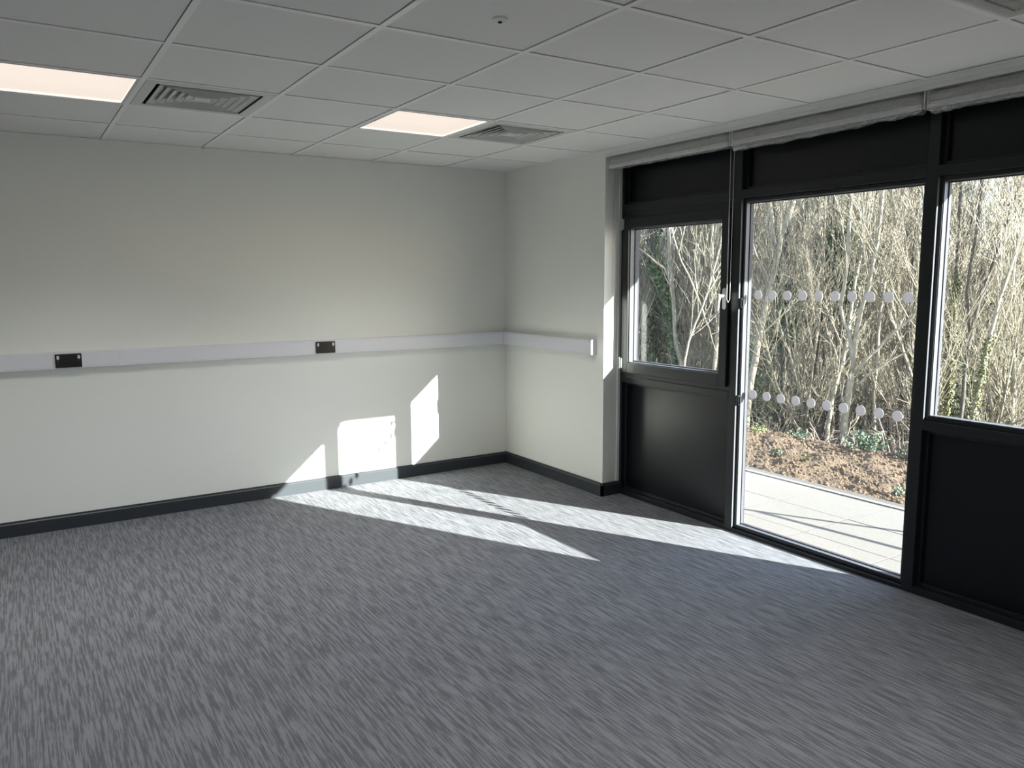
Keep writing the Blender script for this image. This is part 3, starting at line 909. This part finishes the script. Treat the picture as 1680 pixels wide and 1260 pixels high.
FEATURES = {
 'F1': [([(4.8, 1.51, -0.6), (4.84, 1.47, 0.2), (4.89, 1.4, 0.8), (4.96, 1.32, 1.38), (5.01, 1.25, 1.86), (5.04, 1.22, 2.13), (5.11, 1.13, 2.48), (5.19, 1.03, 2.86)], 0.0513, 0.0273), ([(5.01, 1.25, 1.86), (4.97, 1.31, 2.25), (4.93, 1.35, 2.65), (4.9, 1.39, 3.04)], 0.0273, 0.0171)],
 'F2': [([(5.14, 0.24, -0.57), (5.14, 0.24, -0.2), (5.16, 0.21, 0.19), (5.17, 0.2, 0.4)], 0.0457, 0.0391), ([(5.17, 0.2, 0.4), (5.16, 0.21, 0.72), (5.14, 0.24, 0.91), (5.1, 0.29, 1.02), (5.08, 0.33, 1.24), (5.1, 0.3, 1.54), (5.11, 0.29, 2.12), (5.11, 0.28, 2.77)], 0.0294, 0.0196), ([(5.17, 0.2, 0.4), (5.18, 0.18, 0.8), (5.21, 0.14, 1.17), (5.25, 0.08, 1.46), (5.29, 0.02, 1.97), (5.3, -0.01, 2.75)], 0.0294, 0.0196), ([(5.17, 0.19, 0.36), (5.27, 0.04, 0.61), (5.39, -0.14, 0.88), (5.52, -0.36, 1.14), (5.62, -0.54, 1.41)], 0.0196, 0.0104), ([(5.18, 0.18, 0.19), (5.29, 0.01, 0.43), (5.46, -0.27, 0.66), (5.6, -0.51, 0.82)], 0.0157, 0.0085)],
 'F3': [([(5.35, 0.64, -0.67), (5.36, 0.63, -0.36), (5.38, 0.6, -0.01), (5.4, 0.56, 0.21), (5.44, 0.52, 0.44), (5.46, 0.48, 0.76), (5.48, 0.45, 1.23), (5.52, 0.39, 1.84), (5.53, 0.38, 2.74)], 0.0339, 0.0203)],
 'F4': [([(6.3, 1.21, -0.55), (6.26, 1.26, 0.33), (6.24, 1.28, 0.68), (6.22, 1.32, 0.81), (6.19, 1.36, 1.19), (6.16, 1.39, 1.79), (6.13, 1.44, 2.22), (6.09, 1.5, 2.97)], 0.0261, 0.0179), ([(6.24, 1.28, 0.71), (6.25, 1.28, 1.02), (6.22, 1.31, 1.37), (6.23, 1.3, 2.04), (6.23, 1.3, 2.96)], 0.0186, 0.0149)],
 'F5': [([(5.57, 1.51, -0.83), (5.58, 1.5, -0.08), (5.55, 1.54, 0.35), (5.57, 1.51, 1.04), (5.61, 1.47, 1.62), (5.67, 1.39, 2.04), (5.69, 1.36, 2.44), (5.7, 1.35, 2.93)], 0.0288, 0.0187)],
 'F6': [([(6.4, 1.75, -0.97), (6.43, 1.71, -0.18), (6.46, 1.66, 0.37), (6.49, 1.62, 1.0), (6.5, 1.61, 1.71), (6.54, 1.55, 2.32), (6.56, 1.53, 3.0)], 0.0308, 0.02)],
 'F7': [([(5.28, 3.19, -0.16), (5.26, 3.21, 0.27), (5.2, 3.28, 0.6), (5.17, 3.3, 1.08), (5.15, 3.32, 1.45), (5.11, 3.36, 1.92), (5.1, 3.38, 2.38), (5.04, 3.43, 2.93)], 0.0388, 0.0249), ([(5.15, 3.32, 1.45), (5.06, 3.41, 1.73), (4.87, 3.59, 1.94), (4.71, 3.73, 2.11)], 0.0155, 0.0078)],
 'F8': [([(5.7, 3.77, -0.26), (5.68, 3.79, 0.23), (5.63, 3.84, 0.85), (5.56, 3.9, 1.25), (5.46, 4.0, 1.55), (5.4, 4.05, 1.84), (5.38, 4.07, 2.34), (5.42, 4.03, 3.01)], 0.0492, 0.0328)],
 'F9': [([(7.56, 5.16, -0.57), (7.61, 5.1, 0.38), (7.62, 5.09, 1.08), (7.62, 5.1, 2.0), (7.59, 5.12, 2.9), (7.62, 5.1, 3.69)], 0.0867, 0.0578), ([(7.62, 5.1, 0.55), (7.54, 5.18, 1.31), (7.56, 5.16, 2.23), (7.66, 5.05, 3.35)], 0.0482, 0.0289)],
 'F10': [([(4.5, 1.85, 0.05), (4.52, 1.82, 0.48), (4.54, 1.8, 0.89), (4.53, 1.81, 1.22), (4.48, 1.87, 1.55), (4.46, 1.88, 2.03), (4.47, 1.88, 2.75)], 0.0308, 0.0205)],
 'F11': [([(3.81, 1.7, 0.13), (3.82, 1.69, 0.53), (3.85, 1.66, 0.77), (3.96, 1.55, 1.2), (4.03, 1.47, 1.59), (4.1, 1.4, 2.0), (4.15, 1.34, 2.75)], 0.0168, 0.0116), ([(3.96, 1.55, 1.2), (4.02, 1.47, 0.93), (4.08, 1.41, 0.65)], 0.0116, 0.0065), ([(3.96, 1.55, 1.2), (3.89, 1.62, 1.43), (3.77, 1.74, 1.78), (3.66, 1.84, 2.24)], 0.0116, 0.0065)],
 'F12': [([(6.49, -0.26, -0.66), (6.51, -0.29, 0.14), (6.51, -0.29, 0.76), (6.51, -0.29, 1.23), (6.51, -0.29, 1.83), (6.5, -0.28, 2.95)], 0.0354, 0.0241)],
 'F13': [([(5.74, -0.97, -0.44), (5.75, -1.01, 0.14), (5.77, -1.05, 0.5), (5.79, -1.08, 0.85), (5.82, -1.15, 1.33), (5.87, -1.25, 1.8), (5.93, -1.38, 2.58)], 0.0291, 0.0194)],
 'F14': [([(6.4, -0.52, -0.6), (6.41, -0.53, 0.1), (6.42, -0.55, 0.78), (6.46, -0.63, 1.38), (6.53, -0.77, 1.96), (6.61, -0.94, 2.73)], 0.0278, 0.0181), ([(6.42, -0.55, 0.78), (6.39, -0.49, 1.38), (6.41, -0.54, 2.04), (6.43, -0.56, 2.76)], 0.0181, 0.0125)],
 'F15': [([(6.51, 1.25, -0.76), (6.5, 1.26, 0.32), (6.5, 1.27, 1.19), (6.49, 1.28, 1.88), (6.42, 1.37, 2.3), (6.38, 1.44, 3.06)], 0.0531, 0.0303)],
 'F16': [([(5.86, 1.63, -0.75), (5.83, 1.67, 0.15), (5.8, 1.71, 0.85), (5.76, 1.76, 1.45), (5.68, 1.86, 2.05), (5.62, 1.93, 3.07)], 0.0444, 0.0296)],
 'F17': [([(6.61, 0.35, -0.74), (6.59, 0.38, 0.06), (6.6, 0.36, 0.72), (6.61, 0.35, 1.37), (6.61, 0.34, 2.01), (6.63, 0.31, 2.95)], 0.0293, 0.0191)],
 'F18': [([(5.93, 0.31, -0.65), (5.9, 0.35, 0.03), (5.91, 0.33, 0.59), (5.92, 0.33, 1.15), (5.94, 0.29, 1.69), (5.98, 0.23, 2.22), (6.04, 0.14, 2.89)], 0.0251, 0.0167)],
}
SPEC = {  # bark, twig material, label, twig density, ivy (count, zlo, zhi, spread, leaf material)
 'F1': ('bark_pale', 'twig', 'smooth pale tree at the left edge of the glazed door, leaning right and forking high', 5.0, None),
 'F2': ('bark_pale', 'twig', 'pale tree in the middle of the door, low fork with long boughs reaching right', 6.0, None),
 'F3': ('bark_pale', 'twig', 'slim pale tree just left of the low-forked tree, leaning right', 6.0, None),
 'F4': ('bark_pale', 'twig', 'thin pale tree with twin upright stems, centre of the door', 6.5, None),
 'F5': ('bark_grey', 'twig', 'slender stem rising behind the second dot of the lower row', 6.5, None),
 'F6': ('bark_grey', 'twig_grey', 'slender grey stem leaning right behind the fourth dot of the lower row', 6.5, None),
 'F7': ('bark_pale', 'twig', 'pale blotchy birch stem in the middle of the casement view', 6.0, None),
 'F8': ('bark_grey', 'twig_grey', 'ivy-clad crooked tree left of the pale birch in the casement', 5.0, (1500, -0.9, 2.0, 0.06, 'ivy')),
 'F9': ('bark_grey', 'twig_grey', 'thickest brown trunk seen through the casement', 5.0, None),
 'F10': ('bark_pale', 'twig', 'pale sinuous stem beside the casement handle', 6.0, None),
 'F11': ('bark_pale', 'twig', 'thin crossing stems making an X in the casement view', 6.0, None),
 'F12': ('bark_grey', 'twig', 'stem with yellow-green ivy at the left of the right-hand pane', 7.0, (1500, -0.8, 1.6, 0.03, 'ivy_pale')),
 'F13': ('bark_pale', 'twig', 'pale leaning stem with ivy specks in the right-hand pane', 7.5, (700, -0.7, 0.9, 0.025, 'ivy_pale')),
 'F14': ('bark_grey', 'twig', 'forked stem leaning right in the right-hand pane', 7.5, None),
 'F15': ('bark_grey', 'twig_grey', 'tall trunk wrapped in a dark green ivy column behind the door', 5.0, (2600, 1.1, 2.3, 0.15, 'ivy')),
 'F16': ('bark_grey', 'twig_grey', 'trunk with a dark ivy clump behind the upper left dots', 5.0, (1700, 0.6, 1.45, 0.14, 'ivy')),
 'F17': ('bark_grey', 'twig', 'thin upright stem at the right edge of the door glass', 7.5, None),
 'F18': ('bark_pale', 'twig', 'thin pale stem right of the low-forked tree, curving right', 7.5, None),
}
for q, (key, segs) in enumerate(FEATURES.items()):
    bark, tw, label, dens, ivy = SPEC[key]
    rg = np.random.default_rng(100 + q)
    out = {}
    base = segs[0][0][0]
    t = thing('bare_tree', (base[0], base[1], gz(base[0], base[1]) - 0.08), label, 'tree')
    for s_, (pts, r0, r1) in enumerate(segs):
        P = [np.array(p) for p in pts]
        if s_ == 0:
            P.insert(0, np.array([P[0][0] - 0.01, P[0][1], gz(base[0], base[1]) - 0.1])) if P[0][2] > gz(base[0], base[1]) - 0.05 else None
        D = norm(P[-1] - P[-2])
        top = P[-1][2]
        if top > 2.0:                                   # grow on above the picture
            for e in range(6):
                D = norm(D * 0.9 + rg.normal(0, 0.08, 3) + np.array([0, 0, 0.22]))
                P.append(P[-1] + D * 0.65)
        P = np.array(P)
        # smooth the stem a little
        Pf = [P[0]]
        for a, b in zip(P[:-1], P[1:]):
            Pf += [a * 0.5 + b * 0.5 + rg.normal(0, 0.006, 3), b]
        P = np.array(Pf)
        R = np.linspace(r0, max(0.004, r1 * (0.45 if top > 2.0 else 1.0)), len(P))
        out.setdefault(0, []).append((P, R))
        L = float(np.linalg.norm(np.diff(P, axis=0), axis=1).sum())
        children(rg, P, r0 * 0.8, r1 * 0.6, min(L, 4.5), 0, 3, out, 0.7, 0.07, (0.2, 1.0), dens * (0.75 if s_ == 0 else 0.5), (14, 44), (0.2, 0.42))
    part('trunk', tubes(out, [0]), M[bark], t, smooth=True)
    part('branches', tubes(out, [1, 2, 3]), M[tw], t, smooth=True, kind='stuff')
    if ivy:
        lv = leaf_cloud(rg, out, ivy[0], (ivy[1], ivy[2]), ivy[3], 0.018 if ivy[4] == 'ivy_pale' else 0.026, (0,))
        part('ivy', lv, M[ivy[4]], t, kind='stuff')

# the wood behind: a few kinds of sapling, each copied many times
def sapling(name, label, seed, h, r, stems, dens, bark, tw, lean, maxlevel=3, ratio=(0.22, 0.42), ang=(13, 42), spawn=(0.10, 1.0), ivy=None):
    rg = np.random.default_rng(seed)
    out = {}
    for s_ in range(stems):
        a = rg.uniform(0, 6.28)
        l = rg.uniform(0.3, 1.0) * lean
        d = np.array([math.cos(a) * l, math.sin(a) * l, 1.0])
        p = np.array([math.cos(a) * 0.08 * (stems > 1), math.sin(a) * 0.08 * (stems > 1), -0.1])
        grow(rg, p, d, h * rg.uniform(0.8, 1.1), r * rg.uniform(0.7, 1.1), 0.005, 0, maxlevel, out, 0.6, 0.06, spawn, dens, ang, ratio)
    t = thing(name, (0, 0, 0), label, 'tree', 'saplings of the bare wood')
    part('trunk', tubes(out, [0]), M[bark], t, smooth=True)
    part('branches', tubes(out, [1, 2, 3]), M[tw], t, smooth=True, kind='stuff')
    if ivy: part('ivy', leaf_cloud(rg, out, ivy[0], (ivy[1], ivy[2]), ivy[3], 0.035), M['ivy'], t, kind='stuff')
    return t
KINDS = [
    sapling('bare_tree', 'straight pale sapling among the massed bare trees of the wood', 1, 6.5, 0.040, 1, 6.5, 'bark_pale', 'twig', 0.10),
    sapling('bare_tree', 'many-stemmed straw-coloured coppice among the massed bare trees', 2, 5.0, 0.020, 6, 2.6, 'bark_pale', 'twig', 0.30, ratio=(0.2, 0.42)),
    sapling('bare_tree', 'leaning grey sapling among the massed bare trees of the wood', 3, 6.0, 0.034, 1, 7.5, 'bark_grey', 'twig', 0.35),
    sapling('bare_tree', 'many-stemmed grey coppice among the massed bare trees', 4, 4.6, 0.018, 7, 2.4, 'bark_grey', 'twig_grey', 0.38, ratio=(0.2, 0.42)),
    sapling('bare_tree', 'taller grey-brown tree with a thick trunk deep in the wood', 5, 8.5, 0.085, 1, 5.0, 'bark_grey', 'twig_grey', 0.12, ratio=(0.22, 0.4)),
    sapling('bare_tree', 'ivy-wrapped dark trunk deep in the wood', 6, 7.5, 0.075, 1, 5.0, 'bark_dark', 'twig_grey', 0.10, ivy=(1600, 0.3, 4.2, 0.13)),
    sapling('bare_tree', 'twiggy pale sapling with close side shoots in the massed trees', 7, 5.4, 0.026, 2, 6.0, 'bark_pale', 'twig', 0.22, spawn=(0.05, 1.0)),
]
rnd = random.Random(77)
first = set()
count = 0
placed = []
def place(kind, az, D):
    x, y = CAM.x + D * math.sin(math.radians(az)), CAM.y + D * math.cos(math.radians(az))
    rz, sc = rnd.uniform(0, 6.28), rnd.uniform(0.85, 1.2)
    loc = (x, y, gz(x, y) - 0.05)
    src = KINDS[kind]
    if kind not in first:
        first.add(kind)
        src.location = loc
        src.rotation_euler = (0, 0, rz)
        src.scale = (sc,) * 3
        placed.append((src, kind, az, D))
    else:
        placed.append((copy_tree(src, loc, rz=rz, scale=sc), kind, az, D))
def scatter(nr, d0, d1, weights, az0=40.8, az1=67.5):
    for k in range(nr):
        az = az0 + (az1 - az0) * (k + rnd.uniform(0.1, 0.9)) / nr
        place(rnd.choices(range(7), weights)[0], az, rnd.uniform(d0, d1))
scatter(14, 11.5, 13.5, (2, 3, 2, 1, 0, 0, 3), 50.5, 67.5)
scatter(8, 12.8, 14.5, (2, 2, 2, 1, 0, 0, 2), 40.8, 50.5)
scatter(26, 13.5, 17, (3, 3, 3, 2, 0.6, 0.5, 3))
scatter(26, 17, 23, (3, 3, 3, 3, 1.5, 0.8, 3))
scatter(18, 23, 32, (3, 3, 3, 4, 2, 1.5, 2))
scatter(9, 32, 46, (1, 3, 2, 4, 3, 2, 1))
scatter(9, 13, 17, (3, 3, 3, 2, 1, 1, 3), 27, 40.6)
scatter(8, 17, 26, (3, 3, 3, 3, 2, 1, 3), 27, 40.6)

ORD = 'first second third fourth fifth sixth seventh eighth ninth tenth eleventh twelfth thirteenth fourteenth fifteenth'.split()
def pane(az):
    return 'hidden by the narrow wall' if az < 40.8 else 'through the casement' if az < 47.4 else ('behind the first mullion' if az < 49.6 else ('through the door glass' if az < 60.3 else ('behind the second mullion' if az < 61.7 else 'through the right-hand pane')))
def name_each(items, phrases, depths):
    """every copy gets its own label: look, depth in the wood, pane it shows through, rank from the left"""
    groups = {}
    for o, k, az, D in items:
        dp = next(n for lim, n in depths if D < lim)
        groups.setdefault((k, dp, pane(az)), []).append((az, o))
    for (k, dp, pn), L in groups.items():
        for i, (az, o) in enumerate(sorted(L, key=lambda e: e[0])):
            o['label'] = '%s %s, %s%s' % (phrases[k], dp, pn, '' if len(L) == 1 else ', %s from left' % ORD[i])
name_each(placed, ['straight pale sapling', 'straw-coloured coppice', 'leaning grey sapling', 'grey many-stemmed coppice', 'thick grey-brown tree', 'ivy-wrapped dark trunk', 'twiggy pale sapling'],
          [(15.0, 'in the front rank'), (21.0, 'midway back'), (30.0, 'deep in the wood'), (99, 'far back')])

# undergrowth: brambles and low brush
def brush(name, label, seed, n, h, r, m, cat, group, spread=0.5, curve=0.9, sub=3):
    rg = np.random.default_rng(seed)
    out = {}
    for k in range(n):
        a = rg.uniform(0, 6.28)
        p = np.array([rg.normal(0, spread), rg.normal(0, spread), -0.05])
        l = rg.uniform(0.1, curve)
        grow(rg, p, np.array([math.cos(a) * l, math.sin(a) * l, 1.0]), h * rg.uniform(0.5, 1.15), r, r * 0.4, 2, 3, out, -0.5 * curve, 0.2, (0.2, 1), sub / 1.6, (25, 65), (0.3, 0.6))
    t = thing(name, (0, 0, 0), label, cat, group)
    part('stems', tubes(out, [2, 3]), M[m], t, smooth=True, kind='stuff')
    return t
BR = [brush('bramble_bush', 'tangled grey-brown undergrowth on the floor of the wood', 31, 55, 1.3, 0.006, 'twig_grey', 'bush', 'undergrowth of the bare wood', 0.55, 1.3),
      brush('bramble_bush', 'tangled dark undergrowth low between the trunks', 32, 60, 0.9, 0.006, 'bark_dark', 'bush', 'undergrowth of the bare wood', 0.65, 1.6),
      brush('bramble_bush', 'straw-coloured whippy undergrowth between the trunks', 33, 45, 1.7, 0.005, 'twig', 'bush', 'undergrowth of the bare wood', 0.5, 0.8)]
used = set()
brambles = []
def place_brush(k, az, D, sc):
    x, y = CAM.x + D * math.sin(math.radians(az)), CAM.y + D * math.cos(math.radians(az))
    loc = (x, y, gz(x, y) - 0.04)
    rz = rnd.uniform(0, 6.28)
    if k not in used:
        used.add(k)
        o = BR[k]
        o.location = loc; o.rotation_euler = (0, 0, rz); o.scale = (sc,) * 3
    else:
        o = copy_tree(BR[k], loc, rz=rz, scale=sc)
    brambles.append((o, k, az, D))
for nr, d0, d1, wts, s0 in ((16, 10.2, 12, (2, 3, 0.7), 0.75), (22, 12, 14.5, (3, 3, 2), 0.95), (26, 14.5, 19, (3, 3, 2), 1.15), (28, 19, 27, (3, 3, 2), 1.4), (28, 27, 40, (3, 3, 2), 1.8)):
    for k in range(nr):
        place_brush(rnd.choices(range(3), wts)[0], 40.8 + 26.5 * (k + rnd.uniform(0.1, 0.9)) / nr, rnd.uniform(d0, d1), s0 * rnd.uniform(0.8, 1.2))

name_each(brambles, ['tangled grey-brown bramble', 'low dark bramble tangle', 'straw-coloured whippy bush'],
          [(12.0, 'at the wood edge'), (14.5, 'in the front rank'), (19.0, 'midway back'), (27.0, 'deep in the wood'), (99, 'far back')])

# plants at the edge of the soil
def leafy(name, loc, label, n, rad, hgt, size, m, seed, cat='plant', stems=14):
    rg = np.random.default_rng(seed)
    t = thing(name, loc, label, cat)
    mb, ms = MB(), MB()
    tips = []
    for k in range(stems):
        a, l = rg.uniform(0, 6.28), rg.uniform(0.1, 1)
        e = np.array([math.cos(a) * l * rad, math.sin(a) * l * rad, hgt * (1 - 0.5 * l * l) * rg.uniform(0.7, 1.1)])
        o = np.array([math.cos(a) * l * rad * 0.3, math.sin(a) * l * rad * 0.3, -0.03])
        P = np.array([o, o * 0.6 + e * 0.4 + [0, 0, 0.05 * hgt], e]) + np.array(loc)
        ms.tube(P, [0.004, 0.003, 0.0015], 4)
        tips.append(P)
    for k in range(n):
        P = tips[rg.integers(len(tips))]
        c = P[1] + (P[2] - P[1]) * rg.uniform(-0.3, 1.1) + rg.normal(0, size * 0.9, 3)
        c[2] = max(c[2], loc[2] + 0.005)
        u = norm(rg.normal(0, 1, 3) + np.array([0, 0, 0.8]))
        a = norm(np.cross(u, rg.normal(0, 1, 3)))
        b = np.cross(u, a)
        s = size * rg.uniform(0.6, 1.3)
        mb.add([c - a * s, c + b * s * 0.5 + u * s * 0.25, c + a * s, c - b * s * 0.5 + u * s * 0.25], [(0, 1, 2), (0, 2, 3)])
    part('stems', ms, M['twig_grey'], t, kind='stuff')
    part('leaves', mb, M[m], t, kind='stuff')
    return t
leafy('low_shrub', (3.25, -1.27, gz(3.25, -1.27)), 'low grey-green leafy shrub at the edge of the soil', 1300, 0.30, 0.22, 0.013, 'sage', 51, 'shrub')
leafy('low_shrub', (3.30, -1.72, gz(3.3, -1.72)), 'low grey-green tuft under the cut pinkish stems', 500, 0.30, 0.12, 0.013, 'sage', 52, 'shrub')
leafy('weed', (3.05, -0.13, gz(3.05, -0.13)), 'green weed on the far lip of the soil, left side', 120, 0.12, 0.10, 0.015, 'weed', 53)
leafy('weed', (3.15, -0.62, gz(3.15, -0.62)), 'grey-green weeds on the far lip of the soil, before the pale trunks', 150, 0.24, 0.09, 0.015, 'sage', 54)
leafy('weed', (2.35, -0.98, gz(2.35, -0.98) + 0.01), 'pale green rosette weed in the left half of the soil', 45, 0.07, 0.05, 0.017, 'sage', 55)
leafy('weed', (2.38, -1.27, gz(2.38, -1.27) + 0.01), 'yellow-green rosette weed in the middle of the soil', 40, 0.055, 0.04, 0.014, 'weed', 56)
leafy('weed', (2.08, -2.32, gz(2.08, -2.32) + 0.01), 'spiky pale weed on the soil close to the door frame', 50, 0.08, 0.055, 0.017, 'sage', 57)
leafy('weed', (2.02, -0.62, gz(2.02, -0.62) + 0.01), 'small dark green weed on the soil at the left edge of the door', 40, 0.06, 0.035, 0.013, 'weed', 58)
o = leafy('russet_bush', (5.9, -0.05, gz(5.9, -0.05)), 'bush of withered russet leaves behind the last dots of the lower row', 420, 0.7, 1.4, 0.018, 'russet', 59, 'bush', 40)
leafy('ivy_bush', (5.2, 1.75, gz(5.2, 1.75)), 'dark evergreen bush low behind the left end of the lower dots', 900, 0.5, 1.5, 0.034, 'ivy', 60, 'bush', 40)
leafy('ivy_bush', (7.5, 4.4, gz(7.5, 4.4)), 'dark evergreen bush at the foot of the casement view', 900, 0.9, 0.9, 0.036, 'ivy', 61, 'bush', 40)
leafy('ivy_bush', (8.2, 0.15, gz(8.2, 0.15)), 'green ivy bush behind the right-hand pane', 1500, 0.8, 2.3, 0.036, 'ivy', 62, 'bush', 60)

rg = np.random.default_rng(71)
def cut_stems(loc, label, n, w, h, seed):
    rg = np.random.default_rng(seed)
    t = thing('cut_stems', loc, label, 'bush')
    for k in range(n):
        p = np.array(loc) + np.array([rg.uniform(-0.15, 0.15), rg.uniform(-w, w), -0.05])
        d = norm(np.array([rg.normal(0, 0.25), rg.normal(0, 0.45), 1]))
        L = h * rg.uniform(0.5, 1.1)
        P = np.array([p, p + d * L * 0.5 + rg.normal(0, 0.01, 3), p + d * L])
        mb = MB().tube(P, [0.0065, 0.0055, 0.004], 5)
        for s in range(2):
            q = p + d * L * rg.uniform(0.45, 0.9)
            e = norm(d + rg.normal(0, 0.55, 3))
            mb.tube(np.array([q, q + e * L * rg.uniform(0.2, 0.4)]), [0.005, 0.003], 4)
        part('stem', mb, M['pink_stem'], t)
cut_stems((3.45, -1.85, gz(3.45, -1.85)), 'fan of cut pinkish bare stems behind the soil, near the door frame', 40, 0.42, 0.40, 81)
cut_stems((3.5, -0.80, gz(3.5, -0.80)), 'few cut bare stems behind the soil, left of the pale trunks', 14, 0.34, 0.24, 82)
